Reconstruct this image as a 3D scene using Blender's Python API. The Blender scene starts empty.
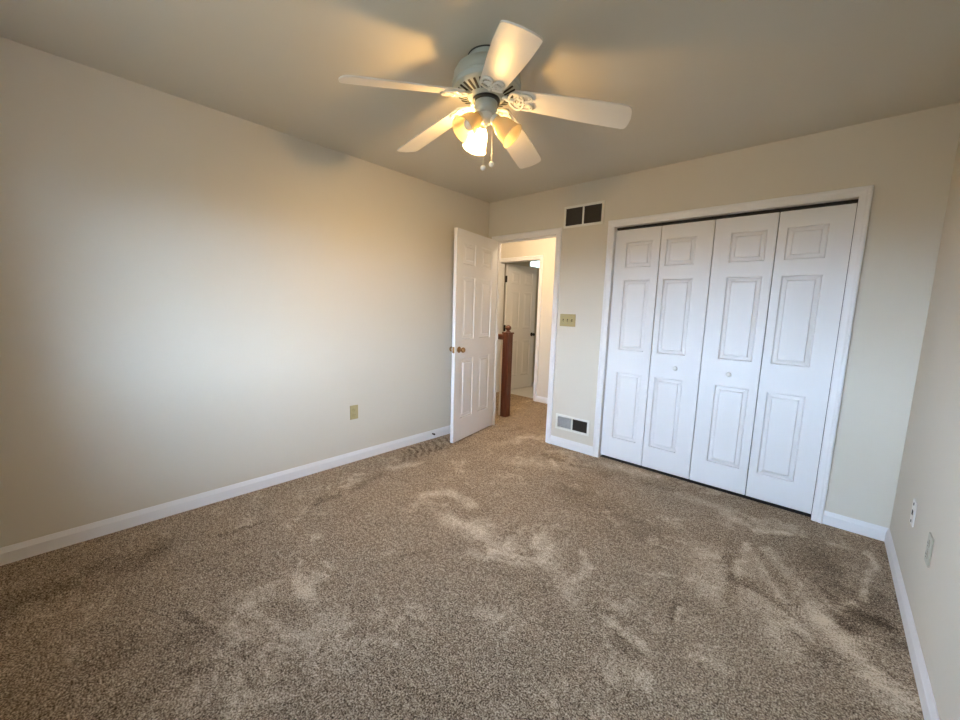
import bpy, bmesh, math, random
import numpy as np
from mathutils import Vector, Matrix
random.seed(7)
S = bpy.context.scene
COL = S.collection
PI = math.pi

# ------------------------------------------------------------------ camera
CAM = Vector((2.897, -3.2806, 1.3117))
CR = Vector((0.73863303, 0.67346333, 0.02946827))
CU = Vector((-0.10848325, 0.07560889, 0.99121879))
CF = Vector((-0.66532144, 0.73534375, -0.12890671))
cd = bpy.data.cameras.new('camera')
cd.sensor_fit = 'HORIZONTAL'
cd.sensor_width = 36.0
cd.lens = 387.29 / 960 * 36
cd.clip_start = 0.02
cam = bpy.data.objects.new('camera', cd)
COL.objects.link(cam)
cam.matrix_world = Matrix(((CR.x, CU.x, -CF.x, CAM.x), (CR.y, CU.y, -CF.y, CAM.y),
                           (CR.z, CU.z, -CF.z, CAM.z), (0, 0, 0, 1)))
S.camera = cam

# ------------------------------------------------------------------ view, sky, lights
S.view_settings.view_transform = 'Standard'
S.view_settings.look = 'None'
S.view_settings.gamma = 1.0
S.view_settings.use_curve_mapping = False
S.view_settings.exposure = 0.0
SKY = 51.0
HALL_W = 55.0

w = bpy.data.worlds.new('sky')
S.world = w
w.use_nodes = True
nt = w.node_tree
nt.nodes.clear()
out = nt.nodes.new('ShaderNodeOutputWorld')
bg = nt.nodes.new('ShaderNodeBackground')
tc = nt.nodes.new('ShaderNodeTexCoord')
sp = nt.nodes.new('ShaderNodeSeparateXYZ')
rm = nt.nodes.new('ShaderNodeValToRGB')
mr = nt.nodes.new('ShaderNodeMapRange')
mr.inputs['From Min'].default_value = -1
mr.inputs['From Max'].default_value = 1
nt.links.new(tc.outputs['Generated'], sp.inputs[0])
nt.links.new(sp.outputs['Z'], mr.inputs['Value'])
nt.links.new(mr.outputs[0], rm.inputs[0])
cr = rm.color_ramp
cr.elements[0].position = 0.0
cr.elements[0].color = (0.07, 0.07, 0.062, 1)
cr.elements[1].position = 1.0
cr.elements[1].color = (0.10, 0.16, 0.26, 1)
e_ = cr.elements.new(0.50); e_.color = (0.09, 0.095, 0.095, 1)
e_ = cr.elements.new(0.86); e_.color = (0.16, 0.24, 0.37, 1)
e_ = cr.elements.new(0.70); e_.color = (0.61, 0.80, 1.11, 1)
e_ = cr.elements.new(0.53); e_.color = (0.67, 0.865, 1.17, 1)
nt.links.new(rm.outputs[0], bg.inputs['Color'])
bg.inputs['Strength'].default_value = SKY
nt.links.new(bg.outputs[0], out.inputs[0])

# rear window opening (in the wall behind the camera)
RW = dict(x0=1.15, x1=2.45, z0=0.95, z1=2.10)
REAR = -3.68


def portal(name, loc, rot, sx, sy):
    ld = bpy.data.lights.new(name, 'AREA')
    ld.shape = 'RECTANGLE'
    ld.size = sx
    ld.size_y = sy
    ld.cycles.is_portal = True
    o = bpy.data.objects.new(name, ld)
    COL.objects.link(o)
    o.location = loc
    o.rotation_euler = rot
    return o


portal('window_portal', ((RW['x0'] + RW['x1']) / 2, REAR - 0.13, (RW['z0'] + RW['z1']) / 2), (PI / 2, 0, PI),
       RW['x1'] - RW['x0'], RW['z1'] - RW['z0'])
# an area light at rotation (90deg,0,180deg) faces +y


# ------------------------------------------------------------------ materials
def srgb(r, g, b):
    f = lambda c: (c / 255 / 12.92) if c / 255 <= 0.04045 else ((c / 255 + 0.055) / 1.055) ** 2.4
    return (f(r), f(g), f(b), 1)


def mat(name, col, rough=0.5, metal=0.0, bump=None, spec=0.5, var=None):
    m = bpy.data.materials.new(name)
    m.use_nodes = True
    t = m.node_tree
    b = t.nodes['Principled BSDF']
    b.inputs['Base Color'].default_value = (*col[:3], 1)
    b.inputs['Roughness'].default_value = rough
    b.inputs['Metallic'].default_value = metal
    b.inputs['Specular IOR Level'].default_value = spec
    if bump or var:
        co = t.nodes.new('ShaderNodeTexCoord')
    if bump:
        scale, dist, strength = bump
        n = t.nodes.new('ShaderNodeTexNoise')
        n.inputs['Scale'].default_value = scale
        n.inputs['Detail'].default_value = 3
        bp = t.nodes.new('ShaderNodeBump')
        bp.inputs['Distance'].default_value = dist
        bp.inputs['Strength'].default_value = strength
        t.links.new(co.outputs['Object'], n.inputs['Vector'])
        t.links.new(n.outputs['Fac'], bp.inputs['Height'])
        t.links.new(bp.outputs[0], b.inputs['Normal'])
    if var:
        scale, amt = var
        n = t.nodes.new('ShaderNodeTexNoise')
        n.inputs['Scale'].default_value = scale
        n.inputs['Detail'].default_value = 4
        t.links.new(co.outputs['Object'], n.inputs['Vector'])
        mx = t.nodes.new('ShaderNodeMix')
        mx.data_type = 'RGBA'
        mx.inputs['A'].default_value = (*[c * (1 - amt) for c in col[:3]], 1)
        mx.inputs['B'].default_value = (*[min(1, c * (1 + amt)) for c in col[:3]], 1)
        t.links.new(n.outputs['Fac'], mx.inputs['Factor'])
        t.links.new(mx.outputs['Result'], b.inputs['Base Color'])
    return m


M = {}
M['paint'] = mat('cream_wall_paint', (0.68, 0.627, 0.528), 0.75, bump=(260, 0.0012, 0.25), spec=0.25, var=(1.3, 0.02))
M['ceiling'] = mat('ceiling_paint', (0.65, 0.61, 0.515), 0.85, bump=(190, 0.0015, 0.25), spec=0.2, var=(1.1, 0.02))
M['trim'] = mat('white_trim_paint', (0.83, 0.82, 0.81), 0.38, bump=(30, 0.0008, 0.12))
M['door'] = mat('white_door_paint', (0.82, 0.81, 0.80), 0.42, bump=(120, 0.0006, 0.15))
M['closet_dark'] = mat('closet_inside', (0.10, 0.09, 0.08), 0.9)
M['beige'] = mat('beige_plastic', srgb(176, 160, 112), 0.4)
M['white_plastic'] = mat('white_plastic', srgb(232, 230, 224), 0.4)
M['almond'] = mat('almond_plastic', srgb(176, 172, 152), 0.4)
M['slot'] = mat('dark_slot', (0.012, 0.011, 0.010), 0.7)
M['screw'] = mat('steel_screw', (0.35, 0.33, 0.28), 0.4, 1.0)
M['brass'] = mat('antique_brass', (0.34, 0.20, 0.08), 0.28, 1.0)
M['black_metal'] = mat('dark_bronze', (0.02, 0.016, 0.013), 0.4, 0.6)
M['vent_white'] = mat('vent_enamel', (0.80, 0.78, 0.70), 0.4)
M['vent_dark'] = mat('vent_dark_louver', (0.055, 0.045, 0.035), 0.6)
M['vent_grey'] = mat('vent_grey_louver', (0.62, 0.62, 0.60), 0.5)
M['fan_white'] = mat('fan_enamel', (0.74, 0.75, 0.70), 0.35)
M['fan_grey'] = mat('fan_grey_enamel', (0.46, 0.50, 0.46), 0.35)
M['blade'] = mat('blade_white', (0.82, 0.79, 0.72), 0.4, bump=(60, 0.0005, 0.1))
M['dark_ring'] = mat('fan_dark_ring', (0.03, 0.03, 0.028), 0.5)
M['chain'] = mat('chain_metal', (0.55, 0.50, 0.40), 0.35, 0.8)
M['tile'] = mat('pale_tile', (0.70, 0.69, 0.66), 0.35)
M['vinyl'] = mat('white_vinyl', (0.85, 0.86, 0.87), 0.35)


def wood(name, c1, c2):
    m = bpy.data.materials.new(name)
    m.use_nodes = True
    t = m.node_tree
    b = t.nodes['Principled BSDF']
    b.inputs['Roughness'].default_value = 0.3
    co = t.nodes.new('ShaderNodeTexCoord')
    mp = t.nodes.new('ShaderNodeMapping')
    mp.inputs['Scale'].default_value = (60, 60, 4)
    n = t.nodes.new('ShaderNodeTexNoise')
    n.inputs['Scale'].default_value = 1.0
    n.inputs['Detail'].default_value = 5
    r = t.nodes.new('ShaderNodeValToRGB')
    r.color_ramp.elements[0].color = (*c1, 1)
    r.color_ramp.elements[0].position = 0.3
    r.color_ramp.elements[1].color = (*c2, 1)
    r.color_ramp.elements[1].position = 0.7
    t.links.new(co.outputs['Object'], mp.inputs[0])
    t.links.new(mp.outputs[0], n.inputs['Vector'])
    t.links.new(n.outputs['Fac'], r.inputs[0])
    t.links.new(r.outputs[0], b.inputs['Base Color'])
    return m


M['oak'] = wood('reddish_brown_wood', (0.060, 0.014, 0.009), (0.16, 0.048, 0.022))


def shade_glass():
    m = bpy.data.materials.new('frosted_amber_glass')
    m.use_nodes = True
    t = m.node_tree
    t.nodes.clear()
    o = t.nodes.new('ShaderNodeOutputMaterial')
    tr = t.nodes.new('ShaderNodeBsdfTransparent')
    tr.inputs[0].default_value = (1.0, 0.93, 0.78, 1)
    tl = t.nodes.new('ShaderNodeBsdfTranslucent')
    tl.inputs[0].default_value = (0.95, 0.85, 0.62, 1)
    df = t.nodes.new('ShaderNodeBsdfPrincipled')
    df.inputs['Base Color'].default_value = (0.85, 0.78, 0.60, 1)
    df.inputs['Roughness'].default_value = 0.25
    a = t.nodes.new('ShaderNodeMixShader')
    a.inputs[0].default_value = 0.45
    b = t.nodes.new('ShaderNodeMixShader')
    b.inputs[0].default_value = 0.40
    t.links.new(tl.outputs[0], a.inputs[1])
    t.links.new(df.outputs[0], a.inputs[2])
    t.links.new(a.outputs[0], b.inputs[1])
    t.links.new(tr.outputs[0], b.inputs[2])
    t.links.new(b.outputs[0], o.inputs[0])
    return m


M['shade'] = shade_glass()


def emit(name, col, s):
    m = bpy.data.materials.new(name)
    m.use_nodes = True
    t = m.node_tree
    t.nodes.clear()
    o = t.nodes.new('ShaderNodeOutputMaterial')
    e = t.nodes.new('ShaderNodeEmission')
    e.inputs[0].default_value = (*col, 1)
    e.inputs[1].default_value = s
    t.links.new(e.outputs[0], o.inputs[0])
    return m


M['bulb_on'] = emit('lit_bulb', (1.0, 0.69, 0.35), 1850.0)
M['bulb_off'] = mat('unlit_bulb', (0.85, 0.82, 0.75), 0.3)
M['hall_glass'] = emit('lit_hall_globe', (1.0, 0.76, 0.48), 5.0)


def pane_mat():
    m = bpy.data.materials.new('window_glass')
    m.use_nodes = True
    t = m.node_tree
    t.nodes.clear()
    o = t.nodes.new('ShaderNodeOutputMaterial')
    tr = t.nodes.new('ShaderNodeBsdfTransparent')
    tr.inputs[0].default_value = (0.96, 0.98, 0.98, 1)
    gl = t.nodes.new('ShaderNodeBsdfGlossy')
    gl.inputs['Roughness'].default_value = 0.02
    x = t.nodes.new('ShaderNodeMixShader')
    x.inputs[0].default_value = 0.06
    t.links.new(tr.outputs[0], x.inputs[1])
    t.links.new(gl.outputs[0], x.inputs[2])
    t.links.new(x.outputs[0], o.inputs[0])
    return m


M['pane'] = pane_mat()


def frosted():
    m = bpy.data.materials.new('frosted_glass')
    m.use_nodes = True
    t = m.node_tree
    t.nodes.clear()
    o = t.nodes.new('ShaderNodeOutputMaterial')
    tl = t.nodes.new('ShaderNodeBsdfTranslucent')
    tl.inputs[0].default_value = (0.62, 0.72, 0.66, 1)
    t.links.new(tl.outputs[0], o.inputs[0])
    return m


M['frosted'] = frosted()


def carpet():
    m = bpy.data.materials.new('beige_brown_carpet')
    m.use_nodes = True
    t = m.node_tree
    b = t.nodes['Principled BSDF']
    b.inputs['Roughness'].default_value = 0.95
    b.inputs['Specular IOR Level'].default_value = 0.1
    co = t.nodes.new('ShaderNodeTexCoord')
    L = t.links.new

    def noise(scale, detail, rough=0.5, dist=0.0):
        n = t.nodes.new('ShaderNodeTexNoise')
        n.inputs['Scale'].default_value = scale
        n.inputs['Detail'].default_value = detail
        n.inputs['Roughness'].default_value = rough
        n.inputs['Distortion'].default_value = dist
        L(co.outputs['Object'], n.inputs['Vector'])
        return n

    def mathn(op, a, bb):
        n = t.nodes.new('ShaderNodeMath')
        n.operation = op
        for i, v in enumerate((a, bb)):
            if isinstance(v, (int, float)):
                n.inputs[i].default_value = v
            else:
                L(v, n.inputs[i])
        return n.outputs[0]

    tuft = noise(165, 2, 0.6)
    fleck = noise(52, 3, 0.75)
    patch = noise(2.3, 8, 0.72, 0.9)
    blotch = noise(11, 6, 0.72, 0.6)
    at = t.nodes.new('ShaderNodeAttribute')
    at.attribute_name = 'pile'

    def smooth(v, lo, hi):
        n = t.nodes.new('ShaderNodeMapRange')
        n.interpolation_type = 'SMOOTHSTEP'
        n.inputs['From Min'].default_value = lo
        n.inputs['From Max'].default_value = hi
        L(v, n.inputs['Value'])
        return n.outputs[0]
    # brushed pile: strokes stored on the mesh broken up by noise, plus ragged mottling
    bl = mathn('SUBTRACT', blotch.outputs['Fac'], 0.5)
    light = smooth(mathn('ADD', patch.outputs['Fac'], mathn('MULTIPLY', bl, 0.35)), 0.54, 0.66)
    dark = smooth(mathn('ADD', patch.outputs['Fac'], mathn('MULTIPLY', bl, -0.35)), 0.46, 0.34)
    p = mathn('SUBTRACT', mathn('MULTIPLY', light, 0.19), mathn('MULTIPLY', dark, 0.12))
    p = mathn('ADD', p, mathn('MULTIPLY', bl, 0.35))
    p = mathn('ADD', p, mathn('MULTIPLY', at.outputs['Fac'], 0.95))
    f = mathn('MULTIPLY', mathn('SUBTRACT', tuft.outputs['Fac'], 0.5), 2.25)
    f = mathn('ADD', f, mathn('MULTIPLY', mathn('SUBTRACT', fleck.outputs['Fac'], 0.5), 1.15))
    v = mathn('ADD', mathn('ADD', p, f), 0.5)
    r = t.nodes.new('ShaderNodeValToRGB')
    c = r.color_ramp
    c.elements[0].position = 0.0
    c.elements[0].color = (0.030, 0.019, 0.010, 1)
    c.elements[1].position = 1.0
    c.elements[1].color = (0.70, 0.575, 0.43, 1)
    e = c.elements.new(0.35); e.color = (0.185, 0.131, 0.084, 1)
    e = c.elements.new(0.60); e.color = (0.375, 0.285, 0.200, 1)
    L(v, r.inputs[0])
    L(r.outputs[0], b.inputs['Base Color'])
    bp = t.nodes.new('ShaderNodeBump')
    bp.inputs['Distance'].default_value = 0.008
    bp.inputs['Strength'].default_value = 0.6
    L(tuft.outputs['Fac'], bp.inputs['Height'])
    L(bp.outputs[0], b.inputs['Normal'])
    return m


M['carpet'] = carpet()


# ------------------------------------------------------------------ mesh helpers
def obj(name, bm, m, parent=None, smooth=False, bevel=0.0, seg=2, recalc=True, world=None):
    if recalc:
        bmesh.ops.recalc_face_normals(bm, faces=bm.faces[:])
    me = bpy.data.meshes.new(name)
    bm.to_mesh(me)
    bm.free()
    ms = m if isinstance(m, (list, tuple)) else [m]
    for x in ms:
        me.materials.append(x)
    o = bpy.data.objects.new(name, me)
    COL.objects.link(o)
    if parent is not None:
        o.parent = parent
    if smooth:
        for p in me.polygons:
            p.use_smooth = True
        me.set_sharp_from_angle(angle=math.radians(38))
    if bevel:
        bv = o.modifiers.new('bevel', 'BEVEL')
        bv.width = bevel
        bv.segments = seg
        bv.limit_method = 'ANGLE'
        bv.angle_limit = math.radians(40)
    return o


def box(bm, x0, x1, y0, y1, z0, z1, mtx=None):
    vs = [bm.verts.new((x, y, z)) for x in (x0, x1) for y in (y0, y1) for z in (z0, z1)]
    for a, b, c, d in ((0, 1, 3, 2), (4, 6, 7, 5), (0, 4, 5, 1), (2, 3, 7, 6), (0, 2, 6, 4), (1, 5, 7, 3)):
        bm.faces.new((vs[a], vs[b], vs[c], vs[d]))
    if mtx is not None:
        bmesh.ops.transform(bm, matrix=mtx, verts=vs)
    return vs


def lathe(bm, prof, n=40, mtx=None, closed=False):
    rings = []
    for r, z in prof:
        if r < 1e-5:
            rings.append([bm.verts.new((0, 0, z))])
        else:
            rings.append([bm.verts.new((r * math.cos(2 * PI * i / n), r * math.sin(2 * PI * i / n), z)) for i in range(n)])
    for a, b in zip(rings[:-1], rings[1:]):
        for i in range(n):
            j = (i + 1) % n
            if len(a) == 1 and len(b) == 1:
                continue
            if len(a) == 1:
                bm.faces.new((a[0], b[j], b[i]))
            elif len(b) == 1:
                bm.faces.new((a[i], a[j], b[0]))
            else:
                bm.faces.new((a[i], a[j], b[j], b[i]))
    vs = [v for r in rings for v in r]
    if mtx is not None:
        bmesh.ops.transform(bm, matrix=mtx, verts=vs)
    return vs


def sphere(bm, c, r, n=16, sc=(1, 1, 1)):
    g = bmesh.ops.create_uvsphere(bm, u_segments=n, v_segments=max(8, n // 2), radius=r)
    bmesh.ops.scale(bm, vec=sc, verts=g['verts'])
    bmesh.ops.translate(bm, vec=c, verts=g['verts'])
    return g['verts']


def tube(bm, pts, r, n=10, closed=False):
    pts = [Vector(p) for p in pts]
    N = len(pts)
    rings = []
    for i, p in enumerate(pts):
        if closed:
            t = (pts[(i + 1) % N] - pts[i - 1]).normalized()
        else:
            t = (pts[min(i + 1, N - 1)] - pts[max(i - 1, 0)]).normalized()
        up = Vector((0, 0, 1)) if abs(t.z) < 0.9 else Vector((1, 0, 0))
        a = t.cross(up).normalized()
        b = t.cross(a)
        rr = r[i] if isinstance(r, (list, tuple)) else r
        rings.append([bm.verts.new(p + (a * math.cos(2 * PI * k / n) + b * math.sin(2 * PI * k / n)) * rr) for k in range(n)])
    for i in range(N if closed else N - 1):
        A, B = rings[i], rings[(i + 1) % N]
        for k in range(n):
            l = (k + 1) % n
            bm.faces.new((A[k], A[l], B[l], B[k]))
    if not closed:
        bm.faces.new(rings[0][::-1])
        bm.faces.new(rings[-1])


def empty(name, loc=(0, 0, 0), rot=(0, 0, 0)):
    o = bpy.data.objects.new(name, None)
    o.empty_display_size = 0.1
    COL.objects.link(o)
    o.location = loc
    o.rotation_euler = rot
    return o


def tag(o, label, cat, group=None):
    o['label'] = label
    o['category'] = cat
    if group:
        o['group'] = group
    return o


def struct(o, label=None):
    o['kind'] = 'structure'
    if label:
        o['label'] = label
    return o


def prism(bm, prof, axis, a, b):
    """extrude a closed 2-D profile (list of (p,q)) along x or y between a and b.
    axis 'x': prof=(y,z); axis 'y': prof=(x,z); axis 'z': prof=(x,y)"""
    def P(p, q, t):
        return {'x': (t, p, q), 'y': (p, t, q), 'z': (p, q, t)}[axis]
    A = [bm.verts.new(P(p, q, a)) for p, q in prof]
    B = [bm.verts.new(P(p, q, b)) for p, q in prof]
    n = len(prof)
    for i in range(n):
        j = (i + 1) % n
        bm.faces.new((A[i], A[j], B[j], B[i]))
    bm.faces.new(A[::-1])
    bm.faces.new(B)


def panel_slab(bm, w, h, t, cols, rows, z0=0.0, both=True, d=0.009, rim=0.012, bev=0.030):
    """door slab, front face y=0 (towards -y), back y=t, with raised panels"""
    xs = sorted(set([0, w] + [v for c in cols for v in c]))
    zs = sorted(set([0, h] + [v for r in rows for v in r]))
    for face in ((0, 1) if both else (0,)):
        Y = (lambda dep: dep) if face == 0 else (lambda dep: t - dep)
        cache = {}

        def V(x, z, dep):
            k = (round(x, 5), round(z, 5), round(dep, 5))
            if k not in cache:
                cache[k] = bm.verts.new((x, Y(dep), z + z0))
            return cache[k]
        for i in range(len(xs) - 1):
            for j in range(len(zs) - 1):
                a, b, c, e = xs[i], xs[i + 1], zs[j], zs[j + 1]
                if (a, b) in cols and (c, e) in rows:
                    steps = [(0, 0), (0.003, d * 0.8), (0.008, d), (rim + bev - 0.005, d * 0.55), (rim + bev, 0.0005)]
                    prev = None
                    for ins, dep in steps:
                        ring = [V(a + ins, c + ins, dep), V(b - ins, c + ins, dep), V(b - ins, e - ins, dep), V(a + ins, e - ins, dep)]
                        if prev:
                            for k in range(4):
                                l = (k + 1) % 4
                                bm.faces.new((prev[k], prev[l], ring[l], ring[k]))
                        prev = ring
                    bm.faces.new(prev)
                else:
                    bm.faces.new((V(a, c, 0), V(b, c, 0), V(b, e, 0), V(a, e, 0)))
    # edges
    def q(*p):
        bm.faces.new([bm.verts.new(v) for v in p])
    a, b = z0, z0 + h
    q((0, 0, a), (0, t, a), (0, t, b), (0, 0, b))
    q((w, 0, a), (w, 0, b), (w, t, b), (w, t, a))
    q((0, 0, b), (0, t, b), (w, t, b), (w, 0, b))
    q((0, 0, a), (w, 0, a), (w, t, a), (0, t, a))
    if not both:
        q((0, t, a), (w, t, a), (w, t, b), (0, t, b))
    bmesh.ops.remove_doubles(bm, verts=bm.verts[:], dist=1e-5)


def knob_verts(bm, mtx, r=0.026, stem=0.045):
    lathe(bm, [(0, 0), (0.030, 0), (0.031, 0.004), (0.026, 0.008), (0.012, 0.010), (0.011, stem - 0.02), (r * 0.7, stem - 0.012),
               (r, stem), (r * 0.98, stem + 0.010), (r * 0.75, stem + 0.018), (0, stem + 0.021)], 24, mtx)


# ------------------------------------------------------------------ room shell
W, H = 3.275, 2.46
DX0, DX1, DH = 0.116, 0.863, 2.04          # bedroom doorway
CX0, CX1 = 1.432, 2.924                    # closet opening
HY0, HY1 = 0.12, 1.42                      # hall
BX0, BX1 = -1.0, -0.27                     # doorway across the hall
T = 0.12
TB = 0.085                                  # bedroom / hall partition

# floor with brushed pile marks
def floor_hit(u, v):
    D = CF + CR * ((u - 480) / 387.29) - CU * ((v - 360) / 387.29)
    t = -CAM.z / D.z
    p = CAM + D * t
    return p.x, p.y


def z6(*p):
    return [floor_hit(480 + x / 2, 400 + y / 2) for x, y in p]


def z5(*p):
    return [floor_hit(x / 2, 360 + y / 2) for x, y in p]


def zR(*p):
    return [floor_hit(700 + x / 4.8, 540 + y / 4.8) for x, y in p]


# (path on the floor, half width in m, signed pile brightness)
strokes = [
    (zR((222, 15), (205, 90), (190, 170)), 0.018, 0.20),
    (zR((225, 20), (262, 90), (310, 180), (400, 285)), 0.022, 0.24),
    (zR((225, 100), (240, 160)), 0.05, 0.14),
    (zR((270, 290), (330, 370), (420, 480)), 0.10, 0.22),
    (zR((330, 50), (420, 160), (520, 290), (605, 390)), 0.035, 0.24),
    (zR((500, 185), (590, 280), (685, 365)), 0.014, 0.30),
    (zR((600, 400), (680, 470)), 0.06, 0.20),
    (zR((640, 20), (735, 50)), 0.025, 0.22),
    (zR((810, 60), (830, 130), (805, 220), (775, 275)), 0.018, 0.32),
    (zR((700, 200), (730, 120)), 0.035, 0.14),
    (zR((690, 335), (755, 300)), 0.014, 0.32),
    (zR((650, 440), (740, 560), (850, 680), (900, 760)), 0.07, 0.22),
    (zR((760, 450), (900, 600)), 0.03, 0.14),
    (zR((30, 50), (60, 150), (70, 240)), 0.10, 0.20),
    (zR((145, 80), (150, 180), (160, 300)), 0.03, -0.22),
    (zR((210, 210), (330, 270), (430, 360)), 0.014, -0.26),
    (zR((560, 60), (600, 160), (660, 270)), 0.12, -0.13),
    (zR((690, 400), (780, 360), (850, 380)), 0.05, -0.22),
    (zR((480, 480), (560, 540), (640, 560)), 0.05, -0.20),
    (zR((870, 300), (930, 480)), 0.06, -0.15),
    (zR((790, 480), (900, 640)), 0.012, -0.25),
    (z6((560, 262), (612, 266)), 0.025, 0.26),
    (z6((250, 435), (285, 465), (330, 495)), 0.025, 0.26),
    (z6((120, 285), (150, 340), (200, 400)), 0.06, 0.20),
    (z6((200, 300), (215, 330), (190, 360)), 0.025, 0.24),
    (z6((395, 440), (412, 418)), 0.014, 0.30),
    (z6((378, 440), (402, 408)), 0.012, -0.20),
    (z6((290, 520), (320, 570)), 0.05, 0.20),
    (z6((430, 515), (470, 525)), 0.03, 0.18),
    (z6((0, 250), (40, 300)), 0.08, 0.20),
    (z6((260, 130), (340, 150)), 0.09, 0.22),
    (z6((400, 190), (480, 215), (520, 240)), 0.07, 0.20),
    (z6((60, 120), (140, 130)), 0.08, 0.14),
    (z6((100, 70), (30, 90)), 0.06, 0.12),
    (z6((210, 400), (270, 440), (300, 520)), 0.05, -0.14),
    (z6((250, 150), (130, 110)), 0.05, -0.10),
    (z6((180, 180), (260, 220), (330, 260)), 0.16, -0.08),
    (z5((600, 430), (610, 470)), 0.045, 0.26),
    (z5((850, 270), (900, 265), (945, 290)), 0.05, 0.22),
    (z5((900, 320), (950, 350)), 0.07, 0.2),
    (z5((760, 555), (790, 570)), 0.025, 0.22),
    (z5((520, 510), (580, 545)), 0.022, 0.20),
    (z5((355, 505), (390, 530), (435, 552)), 0.016, -0.15),
    (z5((440, 350), (520, 325)), 0.016, -0.15),
    (z5((60, 480), (160, 440), (300, 380)), 0.12, -0.14),
    (z5((460, 490), (520, 500)), 0.025, 0.16),
    (z5((780, 215), (840, 205)), 0.045, 0.2),
    (z5((620, 290), (700, 260), (760, 230)), 0.05, -0.12),
    (z5((380, 620), (460, 600)), 0.02, -0.16),
    (z5((150, 380), (330, 330)), 0.05, 0.08),
]
# vacuum-like ripples in front of the left baseboard by the door
for k in range(8):
    xx = 800 + k * 13
    yy = 190 - k * 3.6
    strokes.append((z5((xx, yy - 9), (xx + 9, yy), (xx + 4, yy + 12)), 0.009, -0.34))

NXg, NYg = 360, 340
gx = np.linspace(-2.3, W, NXg)
gy = np.linspace(REAR, 1.54, NYg)
GX, GY = np.meshgrid(gx, gy, indexing='ij')
pile = np.zeros_like(GX)
# ragged edges: shift the sample points with smooth noise before measuring distance to a stroke
from mathutils import noise as mnoise
WX = np.zeros_like(GX); WY = np.zeros_like(GX); WM = np.zeros_like(GX)
for i in range(NXg):
    for j in range(NYg):
        p_ = Vector((GX[i, j], GY[i, j], 0.0))
        n1 = mnoise.noise_vector(p_ * 7.0); n2 = mnoise.noise_vector(p_ * 21.0 + Vector((3, 1, 7)))
        WX[i, j] = n1.x * 0.030 + n2.x * 0.016
        WY[i, j] = n1.y * 0.030 + n2.y * 0.016
        WM[i, j] = 0.5 + n1.z * 0.6 + n2.z * 0.6
SX, SY = GX + WX, GY + WY
for pts, wd, amp in strokes:
    dmin = np.full_like(GX, 9.0)
    for (ax, ay), (bx, by) in zip(pts[:-1], pts[1:]):
        dx, dy = bx - ax, by - ay
        L2 = dx * dx + dy * dy + 1e-9
        tt = np.clip(((SX - ax) * dx + (SY - ay) * dy) / L2, 0, 1)
        dmin = np.minimum(dmin, np.hypot(SX - ax - tt * dx, SY - ay - tt * dy))
    pile += amp * np.exp(-(dmin / wd) ** 3) * np.clip(WM + 0.45, 0.25, 1.4)
verts = [(float(x), float(y), 0.0) for x, y in zip(GX.ravel(), GY.ravel())]
faces = [(i * NYg + j, (i + 1) * NYg + j, (i + 1) * NYg + j + 1, i * NYg + j + 1) for i in range(NXg - 1) for j in range(NYg - 1)]
me = bpy.data.meshes.new('floor')
me.from_pydata(verts, [], faces)
at = me.attributes.new('pile', 'FLOAT', 'POINT')
at.data.foreach_set('value', pile.ravel().astype(np.float32))
me.materials.append(M['carpet'])
fl = bpy.data.objects.new('floor', me)
COL.objects.link(fl)
struct(fl, 'beige brown plush carpet covering the bedroom floor')
bm = bmesh.new()
box(bm, -3.2, 3.5, -4.05, 4.2, -0.15, -0.03)
struct(obj('floor_slab', bm, M['closet_dark']))
bm = bmesh.new()
box(bm, -2.6, 0.6, 1.54, 4.0, -0.03, 0.004)
struct(obj('floor_tile', bm, M['tile']))
bm = bmesh.new()
box(bm, -3.2, 3.5, -4.05, 4.2, H, H + 0.1)
struct(obj('ceiling', bm, M['ceiling']), 'flat taupe painted ceiling')

bm = bmesh.new()
box(bm, -T, 0, REAR - T, TB, -0.05, H)
struct(obj('wall_left', bm, M['paint']))

bm = bmesh.new()
for x0, x1, z0, z1 in ((0, DX0 - 0.018, -0.05, H), (DX0 - 0.018, DX1 + 0.018, DH + 0.018, H), (DX1 + 0.018, CX0 - 0.018, -0.05, H),
                       (CX0 - 0.018, CX1 + 0.018, DH + 0.018, H), (CX1 + 0.018, W, -0.05, H)):
    box(bm, x0, x1, 0, TB, z0, z1)
struct(obj('wall_back', bm, M['paint']))
bm = bmesh.new()
box(bm, W, W + T, REAR - T, 0.9, -0.05, H)
struct(obj('wall_right', bm, M['paint']))
bm = bmesh.new()
for x0, x1, z0, z1 in ((0, RW['x0'], -0.05, H), (RW['x1'], W, -0.05, H), (RW['x0'], RW['x1'], -0.05, RW['z0']), (RW['x0'], RW['x1'], RW['z1'], H)):
    box(bm, x0, x1, REAR - T, REAR, z0, z1)
struct(obj('wall_rear', bm, M['paint']))
# closet inside
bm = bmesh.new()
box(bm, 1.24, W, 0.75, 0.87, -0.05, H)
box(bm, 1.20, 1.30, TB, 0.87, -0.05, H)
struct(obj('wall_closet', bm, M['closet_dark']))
# hall shell
bm = bmesh.new()
for x0, x1, z0, z1 in ((-2.4, BX0 - 0.018, -0.05, H), (BX0 - 0.018, BX1 + 0.018, DH + 0.018, H), (BX1 + 0.018, 1.3, -0.05, H)):
    box(bm, x0, x1, HY1, HY1 + T, z0, z1)
box(bm, -2.5, -2.38, 0, HY1 + T, -0.05, H)
box(bm, -2.4, -T, 0, TB, -0.05, H)
box(bm, 1.18, 1.30, 0.87, HY1 + T, -0.05, H)
struct(obj('wall_hall', bm, M['paint']))
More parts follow.
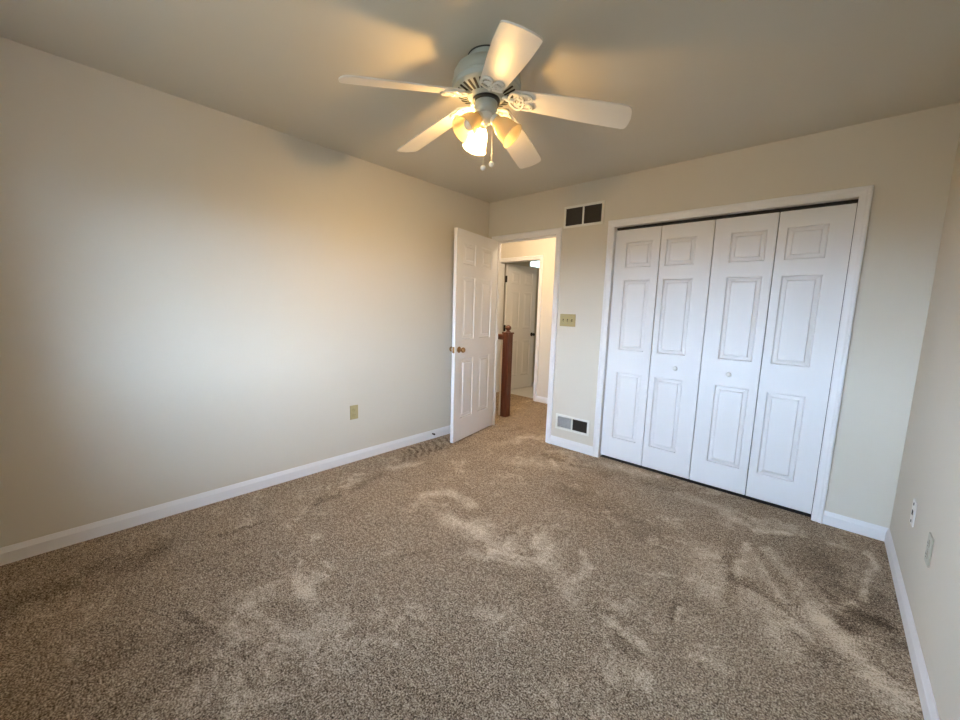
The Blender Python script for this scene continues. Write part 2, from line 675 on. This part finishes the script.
# room across the hall: small high window on its left wall
BW = dict(y0=2.36, y1=2.95, z0=2.065, z1=2.36)
LX = -1.12
bm = bmesh.new()
box(bm, LX - T, LX, HY1 + T, BW['y0'], -0.05, H)
box(bm, LX - T, LX, BW['y1'], 4.1, -0.05, H)
box(bm, LX - T, LX, BW['y0'], BW['y1'], -0.05, BW['z0'])
box(bm, LX - T, LX, BW['y0'], BW['y1'], BW['z1'], H)
box(bm, LX - T, 0.7, 4.0, 4.1, -0.05, H)
box(bm, 0.6, 0.7, HY1 + T, 4.1, -0.05, H)
struct(obj('wall_bath', bm, M['paint']))


# casings -----------------------------------------------------------------
def casing_profile(inner, outer, y, s=1):
    """moulded casing cross-section, returns [(p, y)] from inner to outer edge; p is across the width"""
    wdt = outer - inner
    return [(inner, y), (inner, y - s * 0.009), (inner + wdt * 0.12, y - s * 0.012), (inner + wdt * 0.55, y - s * 0.014),
            (inner + wdt * 0.72, y - s * 0.019), (outer - wdt * 0.08, y - s * 0.019), (outer, y - s * 0.014), (outer, y)]


def casing(name, x0, x1, h, y, s=1, cw=0.057, jamb=T, m='trim', left=True, parent=None):
    """door casing on the wall face y (s=1: sticks out to -y) + jamb lining"""
    bm = bmesh.new()

    def leg(xi, xo, zt_i, zt_o):
        prof = casing_profile(xi, xo, y, s)
        A = [bm.verts.new((p, q, 0)) for p, q in prof]
        B = [bm.verts.new((p, q, zt_i + (zt_o - zt_i) * ((p - xi) / (xo - xi)))) for p, q in prof]
        for i in range(len(prof)):
            j = (i + 1) % len(prof)
            bm.faces.new((A[i], A[j], B[j], B[i]))
        bm.faces.new(A[::-1]); bm.faces.new(B)
    if left:
        leg(x0, x0 - cw, h, h + cw)
    leg(x1, x1 + cw, h, h + cw)
    prof = casing_profile(h, h + cw, y, s)
    A = [bm.verts.new((x0 - (p - h), q, p)) for p, q in prof]
    B = [bm.verts.new((x1 + (p - h), q, p)) for p, q in prof]
    for i in range(len(prof)):
        j = (i + 1) % len(prof)
        bm.faces.new((A[i], A[j], B[j], B[i]))
    bm.faces.new(A[::-1]); bm.faces.new(B)
    # jamb lining
    ya, yb = (y, y + jamb) if s == 1 else (y - jamb, y)
    box(bm, x0 - 0.018, x0, ya, yb, 0, h + 0.018)
    box(bm, x1, x1 + 0.018, ya, yb, 0, h + 0.018)
    box(bm, x0, x1, ya, yb, h, h + 0.018)
    return struct(obj(name, bm, M[m], parent))


t1 = casing('trim_1', DX0, DX1, DH, 0.0, jamb=TB)
# door stop strips inside the bedroom jamb
bm = bmesh.new()
box(bm, DX0, DX0 + 0.010, 0.040, 0.068, 0, DH)
box(bm, DX1 - 0.010, DX1, 0.040, 0.068, 0, DH)
box(bm, DX0 + 0.010, DX1 - 0.010, 0.040, 0.068, DH - 0.010, DH)
obj('stop_strip', bm, M['trim'], t1)
bm = bmesh.new()
box(bm, DX1 - 0.0015, DX1 + 0.001, 0.008, 0.036, 0.89, 0.955)
obj('strike_plate', bm, M['brass'], t1)
casing('trim_2', CX0, CX1, DH, 0.0, jamb=TB)
casing('trim_3', BX0, BX1, DH, HY1)

# baseboards ---------------------------------------------------------------
BH = 0.086


def base_prof(s):
    return [(0, 0), (s * 0.013, 0), (s * 0.013, BH - 0.026), (s * 0.0110, BH - 0.022), (s * 0.0045, BH - 0.003), (s * 0.003, BH), (0, BH)]


bm = bmesh.new(); prism(bm, base_prof(1), 'y', REAR, 0.0); struct(obj('baseboard_left', bm, M['trim']))
bm = bmesh.new(); prism(bm, [(W + p, q) for p, q in base_prof(-1)], 'y', REAR, 0.0); struct(obj('baseboard_right', bm, M['trim']))
bm = bmesh.new()
pb = base_prof(-1)
prism(bm, pb, 'x', DX1 + 0.057, CX0 - 0.057)
prism(bm, pb, 'x', CX1 + 0.057, W)
prism(bm, pb, 'x', 0.0, DX0 - 0.057)
struct(obj('baseboard_back', bm, M['trim']))
bm = bmesh.new(); prism(bm, [(REAR + p, q) for p, q in base_prof(1)], 'x', 0, W); struct(obj('baseboard_rear', bm, M['trim']))
bm = bmesh.new()
prism(bm, [(HY1 + p, q) for p, q in base_prof(-1)], 'x', BX1 + 0.057, 1.18)
prism(bm, [(HY1 + p, q) for p, q in base_prof(-1)], 'x', -2.38, BX0 - 0.057)
struct(obj('baseboard_hall', bm, M['trim']))

# rear window ----------------------------------------------------------------
win = struct(empty('window_1', ((RW['x0'] + RW['x1']) / 2, REAR - 0.06, RW['z0'])), 'wide double sash window behind the viewer')
ww, wh = RW['x1'] - RW['x0'], RW['z1'] - RW['z0']
bm = bmesh.new()
hw = ww / 2
box(bm, -hw, -hw + 0.03, -0.06, 0.06, 0, wh)
box(bm, hw - 0.03, hw, -0.06, 0.06, 0, wh)
box(bm, -hw + 0.03, hw - 0.03, -0.06, 0.06, wh - 0.03, wh)
box(bm, -hw + 0.03, hw - 0.03, -0.06, 0.06, 0, 0.03)
box(bm, -0.03, 0.03, -0.06, 0.06, 0.03, wh - 0.03)
obj('window_frame', bm, M['vinyl'], win)
for a, b in ((-hw + 0.03, -0.03), (0.03, hw - 0.03)):
    for z0, z1, y in ((0.03, wh / 2 + 0.02, 0.02), (wh / 2 - 0.02, wh - 0.03, -0.02)):
        bm = bmesh.new()
        box(bm, a, a + 0.035, y - 0.015, y + 0.015, z0, z1)
        box(bm, b - 0.035, b, y - 0.015, y + 0.015, z0, z1)
        box(bm, a + 0.035, b - 0.035, y - 0.015, y + 0.015, z0, z0 + 0.035)
        box(bm, a + 0.035, b - 0.035, y - 0.015, y + 0.015, z1 - 0.035, z1)
        s_ = obj('sash', bm, M['vinyl'], win)
        bm = bmesh.new()
        box(bm, a + 0.035, b - 0.035, y - 0.002, y + 0.002, z0 + 0.035, z1 - 0.035)
        obj('pane', bm, M['pane'], s_)
bm = bmesh.new()
box(bm, -hw - 0.06, hw + 0.06, 0.06, 0.10, -0.03, 0.0)
box(bm, -hw - 0.057, -hw, 0.06, 0.078, 0.0, wh + 0.057)
box(bm, hw, hw + 0.057, 0.06, 0.078, 0.0, wh + 0.057)
box(bm, -hw, hw, 0.06, 0.078, wh, wh + 0.057)
obj('window_casing', bm, M['trim'], win)

# high window of the far room
w2 = struct(empty('window_2', (LX - 0.06, (BW['y0'] + BW['y1']) / 2, BW['z0'])))
hy, hz = (BW['y1'] - BW['y0']) / 2, BW['z1'] - BW['z0']
bm = bmesh.new()
box(bm, -0.05, 0.065, -hy, -hy + 0.02, 0, hz)
box(bm, -0.05, 0.065, hy - 0.02, hy, 0, hz)
box(bm, -0.05, 0.065, -hy + 0.02, hy - 0.02, 0, 0.02)
box(bm, -0.05, 0.065, -hy + 0.02, hy - 0.02, hz - 0.02, hz)
obj('window_frame', bm, M['vinyl'], w2)
bm = bmesh.new()
box(bm, -0.003, 0.003, -hy + 0.02, hy - 0.02, 0.02, hz - 0.02)
obj('pane', bm, M['frosted'], w2)
portal('far_window_portal', (LX - 0.125, (BW['y0'] + BW['y1']) / 2, BW['z0'] + hz / 2), (0, -PI / 2, 0), hz, 2 * hy)

# ------------------------------------------------------------------ doors
# bedroom door, open against the left wall
ANG = math.radians(78.95)
d1 = struct(empty('door_1', (0.1358, 0.0, 0.0), (0, 0, -ANG)), 'open white six panel bedroom door leaning back to the left wall')
d1['category'] = 'door'
# local: x along the slab, local +y is the face seen from the room -> mirror so the front face is +y
bm = bmesh.new()
panel_slab(bm, 0.76, 2.03, 0.035, [(0.107, 0.325), (0.435, 0.653)], [(0.222, 0.817), (1.007, 1.602), (1.72, 1.917)], 0.015)
bmesh.ops.translate(bm, vec=(0, -0.035, 0), verts=bm.verts[:])
leaf = obj('door_leaf', bm, M['door'], d1)
for s in (1, -1):
    bm = bmesh.new()
    mt = Matrix.Translation((0.695, 0 if s == 1 else -0.035, 0.925)) @ Matrix.Rotation(-s * PI / 2, 4, 'X')
    knob_verts(bm, mt)
    k = obj('door_knob', bm, M['brass'], d1, smooth=True)
    k['label'] = 'round antique brass door knob'
bm = bmesh.new()
box(bm, 0.7585, 0.7612, -0.030, -0.005, 0.895, 0.955)
obj('latch_plate', bm, M['brass'], d1)
for z in (0.25, 1.05, 1.82):
    bm = bmesh.new()
    lathe(bm, [(0, -0.045), (0.006, -0.045), (0.006, 0.045), (0, 0.045)], 12, Matrix.Translation((-0.004, -0.040, z)))
    box(bm, -0.002, 0.0, -0.034, -0.006, z - 0.045, z + 0.045)
    obj('hinge', bm, M['brass'], d1, smooth=True)

# closet bifold doors: two pairs
LW = 0.373
rowsC = [(0.184, 0.779), (0.976, 1.571), (1.676, 1.884)]
pan = [(0.098, 0.311), (0.044, 0.257), (0.108, 0.318), (0.052, 0.258)]
for k in range(2):
    pr = struct(empty('door_%d' % (2 + k), (CX0 + 2 * k * LW, 0.03, 0.0)),
                'white panelled bifold closet door pair, %s half of the closet front' % ('left' if k == 0 else 'right'))
    pr['category'] = 'closet door'
    for q in range(2):
        i = 2 * k + q
        bm = bmesh.new()
        panel_slab(bm, LW - 0.006, 1.990, 0.032, [(pan[i][0] - 0.003, pan[i][1] - 0.003)], rowsC, 0.024, d=0.012, rim=0.010, bev=0.024)
        bmesh.ops.translate(bm, vec=(q * LW + 0.003, 0, 0), verts=bm.verts[:])
        lf = obj('door_leaf', bm, M['door'], pr)
        if i in (1, 2):
            bm = bmesh.new()
            kx = (2.005 if i == 1 else 2.368) - (CX0 + 2 * k * LW)
            mt = Matrix.Translation((kx, 0, 0.895)) @ Matrix.Rotation(PI / 2, 4, 'X')
            lathe(bm, [(0, 0), (0.010, 0), (0.009, 0.012), (0.015, 0.018), (0.0175, 0.024), (0.016, 0.030), (0.008, 0.034), (0, 0.035)], 20, mt)
            obj('door_knob', bm, M['white_plastic'], lf, smooth=True)
# closet track
bm = bmesh.new()
box(bm, CX0, CX1, 0.045, 0.084, 2.024, DH)
struct(obj('trim_4', bm, M['slot']))

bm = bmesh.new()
box(bm, CX0, CX1, 0.034, 0.75, 0.0, 0.003)  # black sheet on the closet floor, painted-in shade for the gap under the doors
struct(obj('closet_gap_shade', bm, M['slot']))

# door of the room across the hall, swung inwards
d4 = struct(empty('door_4', (-0.972, 1.575, 0.0), (0, 0, math.radians(90 - 6.4))), 'white six panel door standing open in the room across the hall')
d4['category'] = 'door'
bm = bmesh.new()
panel_slab(bm, 0.70, 2.02, 0.035, [(0.10, 0.30), (0.40, 0.60)], [(0.222, 0.817), (1.007, 1.602), (1.72, 1.917)], 0.015)
obj('door_leaf', bm, M['door'], d4)
bm = bmesh.new()
knob_verts(bm, Matrix.Translation((0.635, 0, 0.92)) @ Matrix.Rotation(PI / 2, 4, 'X'), 0.024)
obj('door_knob', bm, M['black_metal'], d4, smooth=True)
for z in (0.22, 1.03, 1.80):
    bm = bmesh.new()
    lathe(bm, [(0, -0.05), (0.009, -0.05), (0.009, 0.05), (0, 0.05)], 12, Matrix.Translation((-0.012, -0.004, z)))
    box(bm, -0.012, 0.0, -0.002, 0.03, z - 0.05, z + 0.05)
    obj('hinge', bm, M['black_metal'], d4, smooth=True)

# ------------------------------------------------------------------ stair railing in the hall
sr = tag(empty('stair_railing', (-0.022, 0.44, 0.0)), 'reddish brown wooden newel post and railing in the hall beyond the door', 'railing')
bm = bmesh.new()
box(bm, -0.045, 0.045, -0.045, 0.045, 0, 1.03)
np_ = obj('newel_post', bm, M['oak'], sr, bevel=0.006)
bm = bmesh.new()
box(bm, -0.052, 0.052, -0.052, 0.052, 1.03, 1.048)
lathe(bm, [(0.036, 1.048), (0.03, 1.058), (0.018, 1.066), (0.018, 1.074)], 20)
obj('post_cap', bm, M['oak'], np_, smooth=True)
bm = bmesh.new()
sphere(bm, (0, 0, 1.102), 0.037, 20, (1, 1, 0.92))
obj('ball_finial', bm, M['oak'], np_, smooth=True)
bm = bmesh.new()
prism(bm, [(-0.03, 0.955), (0.03, 0.955), (0.034, 0.985), (0.030, 1.01), (0.012, 1.02), (-0.012, 1.02), (-0.030, 1.01), (-0.034, 0.985)], 'x', -2.34, -0.045)
obj('handrail', bm, M['oak'], sr, smooth=True)
for k in range(8):
    bm = bmesh.new()
    x = -0.075 - k * 0.125
    box(bm, x - 0.018, x + 0.018, -0.018, 0.018, 0.0, 0.955)
    obj('baluster', bm, M['trim'], sr, bevel=0.003)


# ------------------------------------------------------------------ vents
def vent(name, x0, x1, z0, z1, m1, m2, label, louv):
    v = tag(empty(name, ((x0 + x1) / 2, 0.0, z0)), label, 'vent')
    hw, h = (x1 - x0) / 2, z1 - z0
    bd, y = 0.021, -0.008
    bm = bmesh.new()
    for a, b, c, e in ((-hw, -hw + bd, 0, h), (hw - bd, hw, 0, h), (-hw + bd, hw - bd, 0, bd), (-hw + bd, hw - bd, h - bd, h), (-0.008, 0.008, bd, h - bd)):
        box(bm, a, b, y, 0.0, c, e)
    obj('frame', bm, M['vent_white'], v, bevel=0.002)
    for (a, b), m in (((-hw + bd, -0.008), m1), ((0.008, hw - bd), m2)):
        bm = bmesh.new()
        box(bm, a, b, -0.0012, -0.0002, bd, h - bd)
        g = obj('grille', bm, M['slot'], v)
        bm = bmesh.new()
        if louv == 'h':
            n = 14
            for i in range(n):
                z = bd + (i + 0.5) * (h - 2 * bd) / n
                box(bm, a, b, -0.005, 0.005, -0.0008, 0.0008, Matrix.Translation((0, -0.004, z)) @ Matrix.Rotation(math.radians(-45), 4, 'X'))
        else:
            n = 16
            for i in range(n):
                x = a + (i + 0.5) * (b - a) / n
                box(bm, -0.0012, 0.0012, -0.0065, -0.001, bd, h - bd, Matrix.Translation((x, 0, 0)))
        obj('louvers', bm, m, g)
    for sx in (-1, 1):
        bm = bmesh.new()
        lathe(bm, [(0, 0), (0.005, 0), (0.004, 0.002), (0, 0.0025)], 12, Matrix.Translation((sx * (hw - bd / 2), y, h / 2)) @ Matrix.Rotation(PI / 2, 4, 'X'))
        obj('screw', bm, M['vent_white'], v)


vent('wall_vent', 0.934, 1.325, 2.082, 2.276, M['vent_dark'], M['vent_dark'], 'high return air vent with two dark grilles above the light switch', 'h')
vent('wall_vent', 0.967, 1.322, 0.172, 0.322, M['vent_grey'], M['vent_dark'], 'low air vent with one grey and one black grille above the baseboard', 'h')

# light switch
ls = tag(empty('light_switch', (1.033, 0.0, 1.178)), 'beige triple light switch on the wall between doorway and closet', 'light switch')
bm = bmesh.new(); box(bm, -0.082, 0.082, -0.006, 0, 0, 0.116); obj('plate', bm, M['beige'], ls, bevel=0.003)
for x in (-0.046, 0, 0.046):
    bm = bmesh.new()
    box(bm, x - 0.005, x + 0.005, -0.0068, -0.0055, 0.046, 0.070)
    tg = obj('toggle_slot', bm, M['slot'], ls)
    bm = bmesh.new()
    box(bm, -0.004, 0.004, -0.020, 0, -0.005, 0.005, Matrix.Translation((x, -0.0055, 0.058)) @ Matrix.Rotation(math.radians(28), 4, 'X'))
    obj('toggle', bm, M['beige'], ls, bevel=0.001)
    for z in (0.028, 0.088):
        bm = bmesh.new()
        lathe(bm, [(0, 0), (0.0035, 0), (0.003, 0.001), (0, 0.0013)], 10, Matrix.Translation((x, -0.006, z)) @ Matrix.Rotation(PI / 2, 4, 'X'))
        obj('screw', bm, M['screw'], ls)


# wall plates; local frame: face towards -y, rotate per wall
def outlet(loc, rot, m, label):
    o = tag(empty('power_outlet', loc, (0, 0, rot)), label, 'outlet')
    bm = bmesh.new(); box(bm, -0.037, 0.037, -0.006, 0, 0, 0.120); obj('plate', bm, m, o, bevel=0.003)
    for z in (0.037, 0.083):
        bm = bmesh.new()
        lathe(bm, [(0, 0), (0.0165, 0), (0.0165, 0.002), (0.0155, 0.0028), (0, 0.0028)], 20, Matrix.Translation((0, -0.006, z)) @ Matrix.Rotation(PI / 2, 4, 'X'))
        r = obj('socket', bm, m, o)
        bm = bmesh.new()
        for x, h in ((-0.006, 0.005), (0.006, 0.004)):
            box(bm, x - 0.0012, x + 0.0012, -0.0092, -0.0084, z + 0.003 - h + 0.002, z + 0.003 + h)
        box(bm, -0.002, 0.002, -0.0092, -0.0084, z - 0.010, z - 0.006)
        obj('slots', bm, M['slot'], r)
    bm = bmesh.new()
    lathe(bm, [(0, 0), (0.0035, 0), (0.003, 0.001), (0, 0.0013)], 10, Matrix.Translation((0, -0.006, 0.060)) @ Matrix.Rotation(PI / 2, 4, 'X'))
    obj('screw', bm, M['screw'], o)
    return o


outlet((0.0, -1.636, 0.368), PI / 2, M['beige'], 'beige power outlet low on the long left wall')
outlet((W, -1.010, 0.361), -PI / 2, M['almond'], 'greyish beige power outlet on the right wall, nearer the viewer than the jack plate')
jk = tag(empty('jack_plate', (W, -0.600, 0.358), (0, 0, -PI / 2)), 'white jack plate with dark port on the right wall near the closet', 'wall plate')
bm = bmesh.new(); box(bm, -0.037, 0.037, -0.006, 0, 0, 0.120); obj('plate', bm, M['white_plastic'], jk, bevel=0.003)
bm = bmesh.new(); box(bm, -0.011, 0.011, -0.0075, -0.0055, 0.049, 0.071); obj('port', bm, M['slot'], jk)
for z in (0.018, 0.102):
    bm = bmesh.new()
    lathe(bm, [(0, 0), (0.0075, 0), (0.0065, 0.0015), (0, 0.002)], 12, Matrix.Translation((0, -0.006, z)) @ Matrix.Rotation(PI / 2, 4, 'X'))
    obj('screw', bm, M['slot'], jk)

# door stop on the left baseboard
ds = tag(empty('door_stop', (0.013, -0.775, 0.052), (0, 0, 0)), 'small dark door stop on the left baseboard beside the open door', 'door stop')
bm = bmesh.new()
lathe(bm, [(0, 0), (0.008, 0), (0.008, 0.004), (0.006, 0.006), (0.006, 0.022), (0, 0.022)], 14, Matrix.Rotation(PI / 2, 4, 'Y'))
obj('peg', bm, M['black_metal'], ds, smooth=True)
bm = bmesh.new()
lathe(bm, [(0, 0.020), (0.009, 0.020), (0.009, 0.030), (0.006, 0.034), (0, 0.035)], 14, Matrix.Rotation(PI / 2, 4, 'Y'))
obj('rubber_tip', bm, M['slot'], ds, smooth=True)

# ------------------------------------------------------------------ ceiling fan
FX, FY = 1.5865, -1.8425
fan = tag(empty('ceiling_fan', (FX, FY, H)), 'white five blade ceiling fan with three glass lamp shades, one of them lit', 'ceiling fan')
FZ = -H
bm = bmesh.new()
lathe(bm, [(0, -0.004), (0.088, -0.004), (0.091, -0.008), (0.087, -0.013), (0.085, -0.040), (0, -0.040)], 48)
obj('canopy', bm, M['fan_grey'], fan, smooth=True)
bm = bmesh.new()
lathe(bm, [(0, -0.038), (0.090, -0.038), (0.094, -0.042), (0.118, -0.046), (0.142, -0.058), (0.153, -0.078), (0.155, -0.100), (0.155, -0.112), (0.159, -0.116),
           (0.159, -0.126), (0.155, -0.130), (0.152, -0.142), (0.140, -0.150), (0.078, -0.172), (0.072, -0.178), (0, -0.178)], 64)
mh = obj('motor_housing', bm, M['fan_grey'], fan, smooth=True)
bm = bmesh.new()
lathe(bm, [(0, 0), (0.092, 0), (0.092, -0.005), (0, -0.005)], 48)  # dark ring drawn for the gap between canopy and ceiling
obj('canopy_gap_ring', bm, M['dark_ring'], fan, smooth=True)
bm = bmesh.new()
for k in range(30):
    a = 2 * PI * k / 30
    # slot lying on the cone between r=.140,z=-.150 and r=.078,z=-.172
    mt = Matrix.Rotation(a, 4, 'Z') @ Matrix.Translation((0.111, 0, -0.1605)) @ Matrix.Rotation(-math.atan2(0.022, 0.062) , 4, 'Y')
    box(bm, -0.026, 0.026, -0.0055, 0.0055, -0.0015, 0.0012, mt)
obj('vent_slots', bm, M['slot'], mh)
bm = bmesh.new()
lathe(bm, [(0, -0.178), (0.062, -0.178), (0.064, -0.182), (0.064, -0.190), (0, -0.190)], 40)
obj('rotor_ring', bm, M['dark_ring'], fan, smooth=True)
bm = bmesh.new()
lathe(bm, [(0, -0.190), (0.050, -0.190), (0.053, -0.194), (0.053, -0.222), (0.048, -0.232), (0.034, -0.240), (0, -0.240)], 40)
sh_ = obj('switch_housing', bm, M['fan_grey'], fan, smooth=True)
bm = bmesh.new()
lathe(bm, [(0, -0.240), (0.032, -0.240), (0.036, -0.246), (0.036, -0.268), (0.028, -0.280), (0.010, -0.286), (0.007, -0.294), (0, -0.296)], 32)
ft = obj('light_fitter', bm, M['fan_white'], fan, smooth=True)

# blades: fitted geometry (slight droop, pitch and tilt)
PH, PIT, HWD, TX, TY, DR, HUB = 33.88, math.radians(14.29), 0.072, -0.0355, 0.0114, 0.1718, 2.3026


def bl_axes(i):
    a = math.radians(PH - 72 * i)
    e = Vector((math.cos(a), math.sin(a), 0))
    rr = Vector((e.y, -e.x, 0))
    wv = rr * math.cos(PIT) + Vector((0, 0, 1)) * math.sin(PIT)
    return e, wv


def bl_pt(i, r, s, n=0.0):
    e, wv = bl_axes(i)
    p = e * r + wv * s + Vector((0, 0, -DR * r))
    p.z += TX * p.x + TY * p.y
    nn = (e + Vector((0, 0, -DR))).normalized().cross(wv).normalized()
    if nn.z < 0:
        nn = -nn
    return p + nn * n + Vector((0, 0, HUB + FZ))


RT = 0.650
outline = []
hw_at = lambda r: 0.055 + (HWD - 0.055) * min(1, max(0, (r - 0.135) / 0.32))
rs = [0.140, 0.17, 0.20, 0.25, 0.32, 0.40, 0.50, 0.585]
outline += [(0.128, -0.034), (0.131, -0.046)]
outline += [(r, -hw_at(r)) for r in rs]
outline += [(0.628, -HWD + 0.001), (0.638, -HWD + 0.006), (0.645, -HWD + 0.018), (RT, -0.030), (RT + 0.003, 0.0), (RT, 0.030), (0.645, HWD - 0.018), (0.638, HWD - 0.006),
            (0.628, HWD - 0.001)]
outline += [(r, hw_at(r)) for r in reversed(rs)]
outline += [(0.131, 0.046), (0.128, 0.034)]
for i in range(5):
    bm = bmesh.new()
    top = [bm.verts.new(bl_pt(i, r, s, 0.003)) for r, s in outline]
    bot = [bm.verts.new(bl_pt(i, r, s, -0.003)) for r, s in outline]
    n = len(outline)
    bm.faces.new(top)
    bm.faces.new(bot[::-1])
    for k in range(n):
        l = (k + 1) % n
        bm.faces.new((top[k], top[l], bot[l], bot[k]))
    bl = obj('blade', bm, M['blade'], fan)
    # iron: arm from the rotor to a scrolled plate under the blade root
    bm = bmesh.new()
    arm = [bl_pt(i, 0.055, 0, 0.008), bl_pt(i, 0.085, 0, 0.004), bl_pt(i, 0.108, 0, -0.008), bl_pt(i, 0.13, 0, -0.0085)]
    tube(bm, arm, [0.013, 0.011, 0.009, 0.008], 10)

    def ring(rc, sc_, ra, sa, th=0.0055, n=26):
        tube(bm, [bl_pt(i, rc + ra * math.cos(2 * PI * q / n), sc_ + sa * math.sin(2 * PI * q / n), -0.0075) for q in range(n)], th, 8, True)
    ring(0.142, 0.0, 0.034, 0.050, 0.006)
    ring(0.183, 0.026, 0.032, 0.020, 0.006)
    ring(0.183, -0.026, 0.032, 0.020, 0.006)
    ring(0.146, 0.0, 0.013, 0.016)
    obj('blade_iron', bm, M['fan_white'], bl, smooth=True)
    for r_, s_ in ((0.146, 0.0), (0.203, 0.028), (0.203, -0.028)):
        bm = bmesh.new()
        sphere(bm, bl_pt(i, r_, s_, -0.008), 0.006, 10)
        obj('screw', bm, M['fan_white'], bl, smooth=True)

# lamps
AZ = (156, 262, 27)
for k, az in enumerate(AZ):
    a = math.radians(az)
    d = Vector((math.cos(a) * math.sin(math.radians(47)), math.sin(a) * math.sin(math.radians(47)), -math.cos(math.radians(47))))
    p0 = Vector((math.cos(a) * 0.034, math.sin(a) * 0.034, -0.258))
    q = d.to_track_quat('Z', 'Y').to_matrix().to_4x4()
    mt = Matrix.Translation(p0) @ q
    bm = bmesh.new()
    lathe(bm, [(0, -0.012), (0.010, -0.012), (0.012, 0.0), (0.024, 0.006), (0.026, 0.012), (0.026, 0.026), (0.0, 0.026)], 24, mt)
    sk = obj('lamp_socket', bm, M['fan_white'], fan, smooth=True)
    bm = bmesh.new()
    nseg = 48
    prof = [(0.0255, 0.018), (0.027, 0.032), (0.036, 0.046), (0.044, 0.064), (0.048, 0.084), (0.050, 0.104), (0.055, 0.124), (0.060, 0.133)]
    lathe(bm, prof, nseg, mt)
    sd = obj('lamp_shade', bm, M['shade'], fan, smooth=True, recalc=False)
    so = sd.modifiers.new('thickness', 'SOLIDIFY')
    so.thickness = 0.003
    sd['label'] = ['lit frosted glass lamp shade glowing white', 'unlit frosted glass lamp shade on the left', 'unlit frosted glass lamp shade on the right'][k]
    bm = bmesh.new()
    lathe(bm, [(0, 0.026), (0.013, 0.026), (0.014, 0.045), (0.022, 0.062), (0.027, 0.078), (0.025, 0.093), (0.016, 0.104), (0, 0.108)], 24, mt)
    bu = obj('light_bulb', bm, M['bulb_on'] if k == 0 else M['bulb_off'], sd, smooth=True)

# pull chains
for (dx, dy, zb, zt) in ((0.012, -0.022, -0.478, -0.262), (0.034, 0.012, -0.458, -0.262)):
    bm = bmesh.new()
    nb = int((zt - zb) / 0.0045)
    for k in range(nb):
        sphere(bm, (dx, dy, zt - k * 0.0045), 0.0017, 8)
    ch = obj('pull_chain', bm, M['chain'], fan, smooth=True)
    bm = bmesh.new()
    sphere(bm, (dx, dy, zb - 0.010), 0.0125, 18)
    obj('chain_knob', bm, M['white_plastic'], ch, smooth=True)

# ------------------------------------------------------------------ hall ceiling lamp (lights the landing)
def dome_lamp(name, loc, label, watts, col, gm):
    hl = tag(empty(name, loc), label, 'ceiling lamp')
    bm = bmesh.new()
    lathe(bm, [(0, 0), (0.13, 0), (0.132, -0.012), (0.125, -0.018), (0, -0.018)], 32)
    obj('lamp_base', bm, M['fan_white'], hl, smooth=True)
    bm = bmesh.new()
    lathe(bm, [(0.12, -0.018), (0.125, -0.035), (0.105, -0.065), (0.06, -0.085), (0, -0.092)], 32)
    obj('glass_dome', bm, gm, hl, smooth=True)
    ld = bpy.data.lights.new('dome_glow', 'POINT')
    ld.energy = watts
    ld.color = col
    ld.shadow_soft_size = 0.10
    lo = bpy.data.objects.new('dome_glow', ld)
    COL.objects.link(lo)
    lo.parent = hl
    lo.location = (0, 0, -0.22)


dome_lamp('hall_lamp', (0.12, 0.27, H), 'round glass ceiling lamp lighting the hall landing', HALL_W, (1.0, 0.78, 0.55), M['hall_glass'])
dome_lamp('far_room_fill_lamp', (-0.15, 3.0, H), 'added fill lamp with glass dome in the room across the hall', 2.5, (1.0, 0.95, 0.80), M['hall_glass'])  # unseen lamp, added so the far room's open door stays bright
